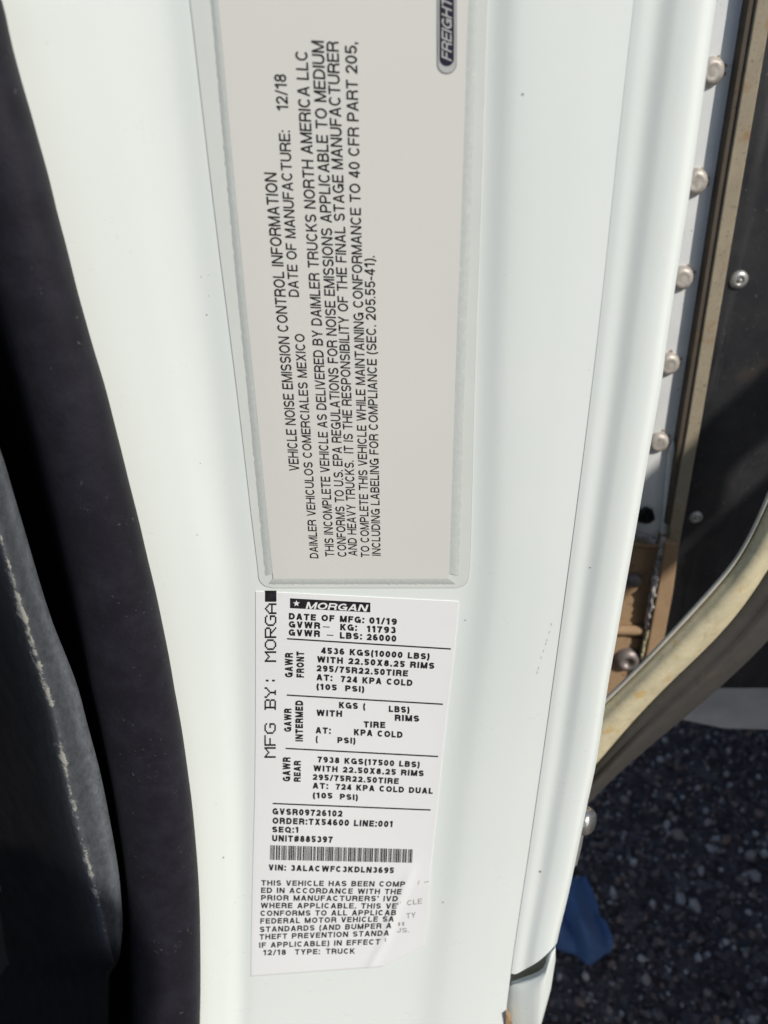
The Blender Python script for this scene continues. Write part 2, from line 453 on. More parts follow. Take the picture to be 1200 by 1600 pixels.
slab('seat_bracket', [(-60, 1230), (-4, 1290), (4, 1304), (14, 1340), (22, 1376), (23, 1392), (-60, 1400)], 0.40, 0.02, M['belt'], truck, 0.002)

# bright bolt behind the pillar edge, with its strip
bolt = dome('striker_bolt', at(911, 1281, 0.36), 0.0098, 0.008, M['chrome'], truck, [(1, 0), (1, .3), (.93, .62), (.75, .86), (.45, .98), (0, 1)], axis=Vector((.75, -.62, .2)).normalized())
slab('striker_plate', [(896, 1296), (914, 1296), (909, 1325), (902, 1353), (893, 1358)], 0.375, 0.012, M['screw'], truck, 0.001)

# dashed scratch on the paint
pts = [(862, 974), (857, 992), (852, 1010), (846, 1026), (842, 1042), (836, 1062)]
vv, ff = [], []
for (a, b) in zip(pts[:-1], pts[1:]):
    for t in (0.0, .36, .68):
        if random.random() < .2: continue
        p = (a[0] + (b[0]-a[0])*t, a[1] + (b[1]-a[1])*t); q = (a[0] + (b[0]-a[0])*(t+.2), a[1] + (b[1]-a[1])*(t+.2))
        k = len(vv); vv += [surf(p[0]-.3, p[1], .0002), surf(p[0]+.3, p[1], .0002), surf(q[0]+.3, q[1], .0002), surf(q[0]-.3, q[1], .0002)]; ff.append((k, k+1, k+2, k+3))
mesh_obj('dashed_scratch', vv, ff, M['scratch'], jamb, smooth=False)
for (u, v, r) in ((313, 724, .8), (308, 836, .9), (727, 969, 1.1), (349, 1340, 1.4), (817, 147, 1.6), (922, 887, 1.1), (844, 1362, 1.8), (323, 492, 1.2), (692, 1410, 1.2)):
    vv = [surf(u + r * math.cos(a * .9) * (1 + .4 * random.random()), v + r * math.sin(a * .9), .0002) for a in range(7)]
    mesh_obj('paint_scuff', vv, [tuple(range(7))], M['scratch'], jamb, smooth=False)

# ------------------------------------------------------------------ cargo body behind the cab
YB = 0.72; YR = 0.7055
post = slab('corner_post', [(930, -200), (1225, -200), (1188, 0), (1108, 500), (1066, 760), (1046, 848), (900, 900), (900, 400)], YB, 0.04, M['post'], truck)
panel = slab('front_panel', [(1190, -220), (1900, -220), (1900, 700), (1330, 1075), (1016, 1075), (1060, 850), (1110, 540)], YB - 0.004, 0.03, M['panel'], truck)
rail = slab('corner_rail', [(1216, -200), (1243, -200), (1209, 0), (1118, 530), (1096, 660), (1062, 852), (1045, 852), (1048, 820), (1074, 668), (1101, 500), (1133, 300), (1155, 167), (1183, 0)], YR, YB - YR + .003, M['tan'], truck, 0.0012)
slab('shaded_grimy_strip', [(1200, -200), (1222, -200), (1186, 0), (1136, 300), (1104, 500), (1077, 668), (1051, 820), (1040, 820), (1063, 668), (1090, 500), (1121, 300), (1170, 0)], YR + .0025, YB - YR - .001, M['grime_shade'], rail, .0008)  # dark brown strip: grime plus painted shade of the rail's left side
# rounded bead of sealant down the post
rows = []
for i in range(24):
    v = 688 + 150 * i / 23.0; uc = lin([(688, 1052), (760, 1044), (838, 1037)], v)
    wdt = 6.5 * min(1, (i + .6) / 2.5) + .8 * noise.noise(Vector((v * .1, 0, 0)))
    rows.append([at(uc + wdt * math.cos(a), v, YB - .001 - .005 * math.sin(a)) for a in [math.pi * k / 8 for k in range(9)]])
vv, ff = grid(rows); fix_normals(mesh_obj('sealant_bead', vv, ff, M['post'], post))
RV = [(1110, 112, 21), (1085, 284, 20.5), (1064, 434, 19), (1043, 568, 18.5), (1028, 690, 17), (1137, -70, 22)]
for (u, v, rp) in RV:
    c = at(u, v, YB); r = rp / FPX * (c - Vector((0, 0, H))).dot(Vector((0, CP, -SP)))
    rv = dome('rivet', c, r, r * .62, M['rivet'], post, [(1, 0), (1, .14), (.95, .42), (.84, .68), (.68, .86), (.52, .93), (.46, .90), (.2, .93), (0, .95)])
    # rust specks around the rim
    vv, ff = [], []
    for a in (78, 24, -8):
        a_ = math.radians(a + random.uniform(-10, 10)); rr = r * random.uniform(1.02, 1.14); sr = r * random.uniform(.08, .17)
        k = len(vv); cc = c + Vector((rr * math.cos(a_), -0.0006, rr * math.sin(a_)))
        vv += [cc + Vector((sr * math.cos(j) * random.uniform(.6, 1.3), 0, sr * math.sin(j) * random.uniform(.6, 1.3))) for j in range(7)]; ff.append(tuple(range(k, k + 7)))
    mesh_obj('rust_speck', vv, ff, M['rust'], post, smooth=False)
for (u, v, rp) in ((1154, 437, 14.5), (1087, 808, 11)):
    c = at(u, v, YB - .004); r = rp / FPX * (c - Vector((0, 0, H))).dot(Vector((0, CP, -SP)))
    dome('screw', c, r, r * .55, M['screw'], panel, [(1, 0), (.98, .25), (.8, .62), (.52, .8), (.42, .78), (.4, .45), (.22, .45), (.2, .95), (.1, 1.05), (0, 1.08)])

# brown steel bracket below
brk = slab('bracket_plate', [(880, 850), (1030, 850), (1016, 1000), (1000, 1100), (880, 1140)], YB - .006, .02, M['brown'], truck)
slab('bracket_flange', [(1040, 848), (1062, 850), (1052, 925), (1037, 1005), (1024, 1090), (995, 1100), (1013, 1005), (1031, 905)], YB - .024, .03, M['brown'], brk, .0015)
def rod(name, a, b, r, m, parent, Y):
    p, q = at(*a, Y), at(*b, Y)
    d = (q - p).normalized(); n1 = d.cross(Vector((0, 1, 0))).normalized(); n2 = d.cross(n1)
    rows = []
    for i in range(16):
        t = i / 15.0; rr = r * (1 + .06 * noise.noise(Vector((i * .7, Y * 40, 1))))
        if i in (0, 15): rr *= .6
        rows.append([p + (q - p) * t + n1 * rr * math.cos(2*math.pi*k/12) + n2 * rr * math.sin(2*math.pi*k/12) for k in range(13)])
    vv, ff = grid(rows); o = mesh_obj(name, vv, ff, m, parent); fix_normals(o); return o
rod('bracket_ledge', (900, 842), (1029, 852), .0034, M['brown'], brk, YB - .012)
rod('bracket_ledge', (900, 983), (1010, 985), .006, M['brown'], brk, YB - .011)
slab('bracket_block', [(880, 998), (1004, 998), (990, 1085), (930, 1130), (880, 1130)], YB - .009, .02, M['brown'], brk)
def blob_strip(name, pts, m, parent, Y, seed):
    """lumpy bead of sealant along px points with px half-widths"""
    rows = []; n = 40; L = len(pts) - 1
    for i in range(n + 1):
        t = i / n * L; j = min(int(t), L - 1); f = t - j
        u = pts[j][0] + (pts[j+1][0] - pts[j][0]) * f; v = pts[j][1] + (pts[j+1][1] - pts[j][1]) * f; w_ = pts[j][2] + (pts[j+1][2] - pts[j][2]) * f
        du = pts[j+1][0] - pts[j][0]; dv = pts[j+1][1] - pts[j][1]; l = math.hypot(du, dv); nx, ny = -dv / l, du / l
        r = []
        for k in range(13):
            a = math.pi * k / 12
            ww = w_ * (1 + .45 * noise.noise(Vector((i * .5, k * .25, seed))))
            if i in (0, n): ww *= .2
            x = ww * math.cos(a)
            r.append(at(u + nx * x, v + ny * x, Y - .0012 * ww * math.sin(a) * (1 + .5 * noise.noise(Vector((i * .9, k * .6, seed + 5))))))
        rows.append(r)
    vv, ff = grid(rows); o = mesh_obj(name, vv, ff, m, parent); fix_normals(o); return o
blob_strip('sealant', [(1036, 838, 6), (1034, 862, 6.5), (1029, 885, 6), (1026, 905, 8), (1022, 930, 8), (1017, 955, 7), (1013, 975, 6), (1015, 986, 6)], M['caulk'], brk, YB - .012, 1)
blob_strip('sealant', [(985, 826, 5), (1000, 838, 7), (1012, 842, 6), (1024, 849, 4)], M['caulk'], brk, YB - .014, 4)
blob_strip('sealant', [(1014, 984, 5), (1009, 1000, 4), (1005, 1020, 4.5), (1003, 1032, 3)], M['arch'], brk, YB - .016, 8)
blob_strip('post_hole', [(990, 806, 8), (1011, 806, 13), (1022, 803, 9)], M['black'], post, YB + .003, 3)
for (u, v, rp, m, pf) in ((990, 906, 13, 'darkmetal', [(1, 0), (.97, .3), (.85, .62), (.6, .85), (.3, .97), (0, 1)]), (979, 1028, 21, 'darkmetal', [(1, 0), (.98, .3), (.86, .62), (.64, .84), (.42, .9), (.36, .55), (.2, .5), (0, .5)])):
    c = at(u, v, YB - .009); r = rp / FPX * (c - Vector((0, 0, H))).dot(Vector((0, CP, -SP)))
    dome('bracket_bolt', c, r, r * .75, M[m], brk, pf, axis=Vector((-.05, -1, .05)).normalized())

# ------------------------------------------------------------------ curved dusty arch crossing behind the pillar
inn = [(1285, 520), (1250, 640), (1215, 735), (1200, 770), (1181, 816), (1159, 863), (1134, 894), (1103, 926), (1069, 966), (1037, 997), (1006, 1035), (951, 1085), (915, 1120), (880, 1155), (790, 1232), (690, 1310)]
bnd = [(1345, 560), (1310, 690), (1268, 775), (1247, 812), (1222, 856), (1198, 897), (1170, 941), (1138, 981), (1104, 1015), (1074, 1043), (1040, 1075), (990, 1124), (952, 1172), (912, 1225), (830, 1300), (732, 1378)]
out = [(1400, 600), (1360, 740), (1320, 830), (1305, 870), (1275, 912), (1245, 950), (1215, 985), (1180, 1024), (1148, 1053), (1112, 1086), (1075, 1118), (1022, 1160), (975, 1200), (925, 1243), (862, 1325), (765, 1412)]
def curve2(pts, t):
    n = len(pts) - 1
    pu = [(i / n, p[0]) for i, p in enumerate(pts)]; pv = [(i / n, p[1]) for i, p in enumerate(pts)]
    return interp(pu, t), interp(pv, t)
YA = 0.52
def smooth_curve(pts, n):
    P = [curve2(pts, i / n) for i in range(n + 1)]
    for _ in range(60):
        P = [P[0]] + [((P[i-1][0] + 2 * P[i][0] + P[i+1][0]) / 4, (P[i-1][1] + 2 * P[i][1] + P[i+1][1]) / 4) for i in range(1, n)] + [P[-1]]
    return P
def sweep(A, B, prof, n=90):
    SA, SB = smooth_curve(A, n), smooth_curve(B, n); rows = []
    for a, b in zip(SA, SB):
        rows.append([at(a[0] + (b[0] - a[0]) * s, a[1] + (b[1] - a[1]) * s, YA + y) for (s, y) in prof])
    return grid(rows)
vv, ff = sweep(inn, bnd, [(.0, .05), (0, .012), (.02, .007), (.06, .006), (.10, .006), (.125, .0050), (.135, .0020), (.15, .0008), (.2, .000), (.35, -.006), (.55, -.010), (.75, -.010), (.9, -.006), (1.0, .000), (1.0, .05)])
arch = mesh_obj('fender_arch', vv, ff, M['arch'], truck); fix_normals(arch)
vv, ff = sweep(inn, bnd, [(-.012, .045), (-.014, .0045), (-.004, .0022), (.04, .0008), (.085, .0000), (.108, .0006), (.118, .0034)])
fix_normals(mesh_obj('arch_rim', vv, ff, M['rim'], arch))
vv, ff = sweep(bnd, out, [(-.03, .012), (-.02, -.0015), (.03, -.003), (.2, -.005), (.38, -.007), (.5, -.011), (.62, -.0095), (.8, .000), (.93, .010), (1.0, .024), (1.0, .05)])
fix_normals(mesh_obj('rubber_edge', vv, ff, M['archdark'], arch))
# grey flap hanging behind the arch
flap = slab('mud_flap', [(1040, 1000), (1330, 980), (1330, 1136), (1200, 1141), (1130, 1139), (1068, 1126), (1020, 1100)], 0.775, .008, M['flap'], truck, .002)
slab('flap_rail', [(1150, 1030), (1260, 985), (1300, 1000), (1215, 1024), (1175, 1036), (1150, 1042)], 0.765, .009, M['rim'], flap, .001)

# ================================================================== stickers on the pillar
RIDGE = [(1340, 652), (1370, 640), (1400, 627), (1430, 614), (1470, 601), (1510, 580)]
def wrinkle(u, v):
    if v < 1335 or v > 1530: return 0.0
    d = u - lin(RIDGE, v); k = max(0.0, min(1.0, (v - 1345) / 40.0))
    return k * (.0011 * math.exp(-(d / 8.0) ** 2) + (.0006 * (1 - math.exp(-(d / 25.0) ** 2)) if d > 0 else 0))
def sheet(name, left, right, off, m, parent, ncol=24, nsub=4, skirt=0.0006, bend=None):
    if bend:
        surf0 = surf_plain
        surf = lambda u, v, o=0.0: surf0(u, v, o + bend(u, v))
    else: surf = surf_plain
    rows = []
    def dens(P):
        o = []
        for a, b in zip(P[:-1], P[1:]):
            for k in range(nsub): o.append((a[0] + (b[0]-a[0])*k/nsub, a[1] + (b[1]-a[1])*k/nsub))
        return o + [P[-1]]
    Ld, Rd = dens(left), dens(right)
    for a, b in zip(Ld, Rd):
        px = [(a[0] + (b[0]-a[0])*k/ncol, a[1] + (b[1]-a[1])*k/ncol) for k in range(ncol + 1)]
        rows.append([surf(*px[0], off - skirt)] + [surf(*p, off) for p in px] + [surf(*px[-1], off - skirt)])
    a, b = Ld[-1], Rd[-1]
    last = [surf(a[0] + (b[0]-a[0])*k/ncol, a[1] + (b[1]-a[1])*k/ncol, off - skirt) for k in range(ncol + 1)]
    rows.append([last[0]] + last + [last[-1]])
    a, b = Ld[0], Rd[0]
    first = [surf(a[0] + (b[0]-a[0])*k/ncol, a[1] + (b[1]-a[1])*k/ncol, off - skirt) for k in range(ncol + 1)]
    rows.insert(0, [first[0]] + first + [first[-1]])
    vv, ff = grid(rows); o = mesh_obj(name, vv, ff, m, parent); fix_normals(o); o.data.set_sharp_from_angle(angle=math.radians(25)); return o

# --- lettering as geometry: a grotesque drawn with strokes, cap height 1
def _arc(cx, cy, rx, ry, a0, a1, n=18):
    return [(cx + rx * math.cos(math.radians(a0 + (a1 - a0) * k / n)), cy + ry * math.sin(math.radians(a0 + (a1 - a0) * k / n))) for k in range(n + 1)]
WID = dict(A=.92, B=.86, C=.92, D=.90, E=.78, F=.74, G=.96, H=.88, I=.0, J=.66, K=.88, L=.72, M=1.04, N=.90, O=.98, P=.84, Q=.98, R=.88, S=.84, T=.82, U=.88, V=.88, W=1.28, X=.88, Y=.88, Z=.80)
def glyph(ch, w):
    """-> (advance width, list of polygons)"""
    a = w / 2; P = []
    W = WID.get(ch, .74)
    def R(x0, y0, x1, y1): P.append([(x0, y0), (x1, y0), (x1, y1), (x0, y1)])
    def V(x, y0=0.0, y1=1.0): R(x - a, y0, x + a, y1)
    def Hh(y, x0, x1): R(x0, y - a * .92, x1, y + a * .92)
    def D(x0, y0, x1, y1, k=1.0):
        L = math.hypot(x1 - x0, y1 - y0); h = a * k * L / abs(y1 - y0)
        P.append([(x0 - h, y0), (x0 + h, y0), (x1 + h, y1), (x1 - h, y1)])
    def S_(pts, closed=False):
        n = len(pts); l, r = [], []
        for i, (x, y) in enumerate(pts):
            if closed: p, q = pts[(i - 1) % n], pts[(i + 1) % n]
            else: p, q = pts[max(0, i - 1)], pts[min(n - 1, i + 1)]
            dx, dy = q[0] - p[0], q[1] - p[1]; L = math.hypot(dx, dy) or 1
            m = 1.0
            if 0 < i < n - 1 or closed:
                d1 = math.hypot(x - p[0], y - p[1]) or 1; d2 = math.hypot(q[0] - x, q[1] - y) or 1
                c = ((x - p[0]) * (q[0] - x) + (y - p[1]) * (q[1] - y)) / (d1 * d2)
                m = min(1.6, 1 / math.sqrt(max(.2, (1 + c) / 2)))
                if d1 > 1e-9 and d2 > 1e-9:
                    tx, ty = (x - p[0]) / d1 + (q[0] - x) / d2, (y - p[1]) / d1 + (q[1] - y) / d2
                    L2 = math.hypot(tx, ty) or 1; dx, dy, L = tx, ty, L2
            nx, ny = -dy / L * a * m, dx / L * a * m
            l.append((x + nx, y + ny)); r.append((x - nx, y - ny))
        for i in range(n if closed else n - 1):
            j = (i + 1) % n; P.append([l[i], r[i], r[j], l[j]])
    c = W / 2; B = a; T_ = 1 - a; x0 = a; x1 = W - a
    yU, rU, yL, rL = (T_ + .5) / 2, (T_ - .5) / 2, (.5 + B) / 2, (.5 - B) / 2
    if ch == 'A': D(a * 1.05, 0, c - a * .15, 1); D(W - a * 1.05, 0, c + a * .15, 1); Hh(.30, W * .2, W * .8)
    elif ch == 'B':
        V(x0); ym = .53
        S_([(x0, T_), (W * .55, T_)] + _arc(W * .55, (T_ + ym) / 2, x1 * .93 - W * .55, (T_ - ym) / 2, 90, -90)[1:] + [(x0, ym)])
        S_([(x0, ym), (W * .55, ym)] + _arc(W * .55, (ym + B) / 2, x1 - W * .55, (ym - B) / 2, 90, -90)[1:] + [(x0, B)])
    elif ch == 'C': S_(_arc(c, .5, c - a, .5 - a, 42, 318, 28))
    elif ch == 'D': V(x0); S_([(x0, T_), (W * .45, T_)] + _arc(W * .45, .5, x1 - W * .45, .5 - a, 90, -90, 22)[1:] + [(x0, B)])
    elif ch == 'E': V(x0); Hh(T_, 0, W); Hh(.52, 0, W * .93); Hh(B, 0, W)
    elif ch == 'F': V(x0); Hh(T_, 0, W); Hh(.50, 0, W * .9)
    elif ch == 'G': S_(_arc(c, .5, c - a, .5 - a, 44, 335, 30)); V(W - a, 0, .5); Hh(.46, c, W)
    elif ch == 'H': V(x0); V(x1); Hh(.52, x0, x1)
    elif ch == 'I': W = w; V(a)
    elif ch == 'J': V(x1, .3, 1); S_(_arc(c, .3, c - a, .3 - a, 0, -175))
    elif ch == 'K': V(x0); D(x0 + a * .6, .36, W - a * 1.2, 1); D(W - a * 1.1, 0, W * .42, .58)
    elif ch == 'L': V(x0); Hh(B, 0, W)
    elif ch == 'M': V(x0); V(x1); D(c, 0, x0 + a * .2, 1, .86); D(c, 0, x1 - a * .2, 1, .86)
    elif ch == 'N': V(x0); V(x1); D(x1 - a * .3, 0, x0 + a * .3, 1, .98)
    elif ch in 'OQ':
        S_(_arc(c, .5, c - a, .5 - a, 0, 360, 36)[:-1], True)
        if ch == 'Q': D(W * .93, -.06, W * .6, .28)
    elif ch == 'P': V(x0); S_([(x0, T_), (W * .55, T_)] + _arc(W * .55, (T_ + .45) / 2, x1 - W * .55, (T_ - .45) / 2, 90, -90)[1:] + [(x0, .45)])
    elif ch == 'R':
        V(x0); S_([(x0, T_), (W * .55, T_)] + _arc(W * .55, (T_ + .48) / 2, x1 - W * .55, (T_ - .48) / 2, 90, -90)[1:] + [(x0, .48)])
        S_([(W * .56, .48), (W * .74, .45), (x1 - a * .1, .30), (x1, .1), (x1 + a * .2, 0)])
    elif ch == 'S':
        S_(_arc(c, yU, c - a, rU, 22, 270, 20) + _arc(c, yL, c - a, rL, 90, -158, 20)[1:])
    elif ch == 'T': V(c); Hh(T_, 0, W)
    elif ch == 'U': V(x0, .35, 1); V(x1, .35, 1); S_(_arc(c, .35, c - a, .35 - a, 180, 360, 20))
    elif ch == 'V': D(c - a * .1, 0, a * 1.1, 1); D(c + a * .1, 0, W - a * 1.1, 1)
    elif ch == 'W':
        D(W * .27, 0, a * 1.1, 1, .95); D(W * .27, 0, c, 1, .95); D(W * .73, 0, c, 1, .95); D(W * .73, 0, W - a * 1.1, 1, .95)
    elif ch == 'X': D(a * 1.2, 0, W - a * 1.3, 1); D(W - a * 1.2, 0, a * 1.3, 1)
    elif ch == 'Y': V(c, 0, .45); D(c, .40, a * 1.2, 1); D(c, .40, W - a * 1.2, 1)
    elif ch == 'Z': Hh(T_, 0, W); Hh(B, 0, W); D(a * 1.3, a, W - a * 1.3, 1 - a)
    elif ch == '0': S_(_arc(c, .5, c - a, .5 - a, 0, 360, 32)[:-1], True)
    elif ch == '1': W = .52; V(W - a - .06); D(.06 + a, .70, W - a - .08, .92, .9) if False else S_([(.02, .76), (.2, .80), (W - a - .06, 1 - a * .4)])
    elif ch == '2': S_(_arc(c, 1 - a - .24, c - a, .24, 175, -38, 18) + [(a * 1.6, a * 1.5)]); Hh(B, 0, W)
    elif ch == '3': S_(_arc(c, yU, c - a * 1.3, rU, 160, -90, 18)); S_(_arc(c, yL, c - a, rL, 90, -165, 20))
    elif ch == '4': V(W * .70); Hh(.27, 0, W); D(a * .9, .27, W * .66, 1, .9)
    elif ch == '5': Hh(T_, W * .18, W * .94); D(a * 1.3, .45, W * .22, 1, .95); S_(_arc(c, .33, c - a, .33 - a, 140, -160, 22))
    elif ch in '69':
        S_(_arc(c, .33, c - a, .33 - a, 0, 360, 26)[:-1], True); S_(_arc(c, .5, c - a, .5 - a, 48, 205, 20))
        if ch == '9': P[:] = [[(W - x, 1 - y) for (x, y) in p] for p in P]
    elif ch == '7': Hh(T_, 0, W); S_([(W - a * 1.1, 1 - a), (W * .55, .55), (W * .38, 0)])
    elif ch == '8': S_(_arc(c, yU + .01, c - a * 1.4, rU - .01, 0, 360, 24)[:-1], True); S_(_arc(c, yL, c - a, rL, 0, 360, 24)[:-1], True)
    elif ch == '.': W = w; R(0, 0, w, w)
    elif ch == ',': W = w; R(0, 0, w, w); D(a * .6, -w * .9, a * 1.4, 0, .6)
    elif ch == ':': W = w; R(0, 0, w, w); R(0, .56, w, .56 + w)
    elif ch == "'": W = w; R(0, .68, w, 1)
    elif ch == '-': W = .4; Hh(.36, 0, W)
    elif ch == '/': W = .46; D(.05, -.02, W - .05, 1.02, .85)
    elif ch == '(': W = .34; S_(_arc(W + .06, .42, W + .06 - a, .60, 112, 248, 16))
    elif ch == ')': W = .34; S_(_arc(-.06, .42, W + .06 - a, .60, 68, -68, 16))
    elif ch == '#': W = .8; D(.2, 0, .34, 1, .8); D(.5, 0, .64, 1, .8); Hh(.66, 0, W); Hh(.32, 0, W)
    return W, P
def glyphs(t, w, gap, space):
    x = 0; V = []; F = []
    for ch in t:
        if ch == ' ': x += space; continue
        W, P = glyph(ch, w)
        for p in P:
            k = len(V); V += [(x + px, py) for (px, py) in p]; F.append(tuple(range(k, k + len(p))))
        x += W + gap
    return V, F
LIFT = lambda u, v: 0.0
class Ink:
    def __init__(s): s.v, s.f = [], []
    def quad(s, pts, off):
        k = len(s.v); s.v += [surf(u, v, off) for (u, v) in pts]; s.f.append(tuple(range(k, k + len(pts))))
    def text(s, t, p0, p1, capvec, off, w=.14, gap=.17, space=.42, slant=0.0):
        """baseline from p0 to p1 (photo px), capvec = px vector from the baseline to the cap line at p0"""
        V, F = glyphs(t, w, gap, space)
        x0 = min(x for x, _ in V); x1 = max(x for x, _ in V)
        A = surf(*p0, off); B = surf(*p1, off)
        U = surf(p0[0] + capvec[0], p0[1] + capvec[1], off) - A
        k = len(s.v); e = (B - A).normalized()
        owner = {}
        for n_, f in enumerate(F):
            for i in f: owner[i] = n_
        for i, (x, y) in enumerate(V):
            P = A + (B - A) * ((x - x0) / (x1 - x0)) + U * y + e * slant * y * U.length
            pu, pv = proj(P); s.v.append(surf(pu, pv, off + 2e-6 * (owner[i] % 9) + LIFT(pu, pv)))
        s.f += [tuple(i + k for i in f) for f in F]
    def build(s, name, m, parent):
        o = mesh_obj(name, s.v, s.f, m, parent, smooth=False); fix_normals(o); return o

# ---- upper sticker
st1 = thing('information_sticker', 'large clear film sticker with vertical vehicle noise emission text, above the barcode sticker', 'sticker')
def edge(tab, vs_): return [(interp(tab, v), v) for v in vs_]
vsx = [-220, -100, 0, 100, 200, 300, 400, 500, 600, 700, 800, 860, 890]
fl = edge(FILM_L, vsx) + [(404, 903), (407.5, 910), (414, 915.5), (425, 918.5)]
fr = edge(FILM_R, vsx) + [(732, 902), (729, 910), (723, 915.5), (713, 918.5)]
film_edge = sheet('film_edge', [(u - 0.55, v + (.5 if v > 900 else 0)) for u, v in fl], [(u + 0.55, v + (.5 if v > 900 else 0)) for u, v in fr], .00015, M['filmedge'], st1, ncol=30, skirt=.0006)
film = sheet('clear_film', fl, fr, .0004, M['film'], st1, ncol=30)
PL = [(-220, 317), (0, 340.5), (200, 358.5), (534, 390), (600, 397), (905, 427)]
PR = [(-220, 739), (0, 732), (110, 728), (300, 722), (500, 714.5), (534, 713), (905, 701.5)]
# puffy grey band where the film bridges the paper's edge
def band(name, inner, outer, n, hi):
    rows = []
    for i in range(n + 1):
        t = i / n
        a = curve2(inner, t); b = curve2(outer, t); r = []
        for k in range(9):
            s_ = k / 8.0; wv = 1.6 * noise.noise(Vector((i * .8, 0, 7))) * s_
            r.append(surf(a[0] + (b[0]-a[0]) * s_ * (1 + .12 * wv), a[1] + (b[1]-a[1]) * s_ * (1 + .12 * wv), .0004 + .0004 * (1 - s_) + hi * math.sin(math.pi * s_) * (1 + .5 * noise.noise(Vector((i * 1.3, k, 2))))))
        rows.append(r)
    vv, ff = grid(rows); o = mesh_obj(name, vv, ff, M['bubble'], st1); fix_normals(o)
vsb = [-220, 0, 150, 300, 450, 600, 750, 896]
band('film_bubble', [(interp(PR, v), v) for v in vsb], [(interp(PR, v) + 15, v + (4 if v > 800 else 0)) for v in vsb], 160, .00018)
band('film_bubble', [(interp(PL, v), v) for v in vsb], [(interp(PL, v) - 12, v + (4 if v > 800 else 0)) for v in vsb], 160, .00018)
band('film_bubble', [(427 + (701 - 427) * k / 7, 904) for k in range(8)], [(419 + (712 - 419) * k / 7, 913) for k in range(8)], 90, .00016)
vsp = [-220, -100, 0, 100, 200, 300, 400, 500, 600, 700, 800, 904.5]
paper = sheet('label_paper', [(interp(PL, v), v) for v in vsp], [(interp(PR, v), v) for v in vsp], .0009, M['paper'], st1, ncol=20, skirt=.0007)
ink = Ink(); OF = .00105; B1 = 0.004
for (t, p0, p1, cap) in (
    ('VEHICLE NOISE EMISSION CONTROL INFORMATION', (468, 736), (432, 270), 15.8),
    ('DATE OF MANUFACTURE:', (467.5, 464), (453, 204), 16),
    ('12/18', (451, 173), (447, 116), 18.5),
    ('DAIMLER VEHICULOS COMERCIALES MEXICO', (497.8, 872.5), (475.8, 522), 13.3),
    ('THIS INCOMPLETE VEHICLE AS DELIVERED BY DAIMLER TRUCKS NORTH AMERICA LLC', (522.5, 870), (480.6, 81), 14),
    ('CONFORMS TO U.S. EPA REGULATIONS FOR NOISE EMISSIONS APPLICABLE TO MEDIUM', (541.8, 870), (506, 64), 14),
    ('AND HEAVY TRUCKS.  IT IS THE RESPONSIBILITY OF THE FINAL STAGE MANUFACTURER', (558.3, 868.5), (529, 65), 13.7),
    ('TO COMPLETE THIS VEHICLE WHILE MAINTAINING CONFORMANCE TO 40 CFR PART 205,', (577.6, 871), (557.5, 66), 13.4),
    ('INCLUDING LABELING FOR COMPLIANCE (SEC. 205.55-41).', (594.9, 868.5), (585.5, 400), 13.3)):
    ink.text(t, p0, p1, (-cap, -cap * .04), OF, .160, .14, .46)
ink.build('printed_text', M['ink'], paper)
# badge in the corner of the sticker
def pill(uc_tab, vb, wpx, vtop=-220):
    L, R = [], []
    for k in range(9):
        a = math.pi / 2 * k / 8
        pass
    vs_ = [vtop + (vb - wpx - vtop) * k / 10 for k in range(11)]
    L = [(lin(uc_tab, v) - wpx, v) for v in vs_]; R = [(lin(uc_tab, v) + wpx, v) for v in vs_]
    for k in range(1, 9):
        a = math.pi / 2 * k / 8 * .985; v = vb - wpx + wpx * math.sin(a); c = lin(uc_tab, v)
        L.append((c - wpx * math.cos(a), v)); R.append((c + wpx * math.cos(a), v))
    return L, R
uc = [(-220, 700), (0, 698.3), (115, 698.3)]
L, R = pill(uc, 115.5, 15.5); badge = sheet('brand_badge', L, R, .0011, M['logogrey'], st1, ncol=10, nsub=2)
L, R = pill(uc, 113.5, 13.6); sheet('badge_ring', L, R, .00115, M['silver'], badge, ncol=10, nsub=2, skirt=.0003)
L, R = pill(uc, 103, 11.2); sheet('badge_field', L, R, .0013, M['logo'], badge, ncol=10, nsub=2, skirt=.0003)
ink = Ink(); ink.text('FREIGHTLINER', (705.5, 96), (706.5, -70), (-15.5, -1.5), .0015, .17, .12, slant=.28); ink.build('badge_lettering', M['silver'], badge)

# ---- lower sticker
st2 = thing('certification_sticker', 'white weight rating sticker with barcode, peeling at lower right, below the film sticker', 'sticker')
sl_ = [(399.5, 924), (399.5, 1000), (399.5, 1085), (399, 1170), (398, 1250), (396, 1320), (394, 1400), (393, 1460), (392.3, 1500), (392, 1526)]
sr_ = [(716.5, 940), (711, 1005), (701, 1090), (691.5, 1175), (684, 1250), (676, 1325), (668.5, 1395), (667, 1440), (661, 1478), (597, 1511)]
sticker = sheet('sticker_paper', sl_, sr_, .0004, M['sticker'], st2, ncol=90, nsub=10, skirt=.0005, bend=wrinkle)
sticker.data.set_sharp_from_angle(angle=math.radians(50))
LIFT = wrinkle
ink = Ink(); OF = .00055; B2 = 0.275
A_ = lambda x, y: (395 + x / 3.636, 915 + y / 3.636)
B_ = lambda x, y: (395 + x / 3.636, 1085 + y / 3.636)
C_ = lambda x, y: (395 + x / 3.636, 1250 + y / 3.636)
D_ = lambda x, y: (385 + x / 4.0, 1360 + y / 4.0)
def T(fr_, t, a, b, cap=36.0, bold=B2):
    k = 4.0 if fr_ is D_ else 3.636
    ink.text(t, fr_(*a), fr_(*b), (0.012 * cap / k, -cap / k), OF, bold, .22, .62)
def V_(fr_, t, x, yb, yt, cap):
    ink.text(t, fr_(x, yb), fr_(x + 1, yt), (-cap / 3.636, -.3), OF, B2, .17)
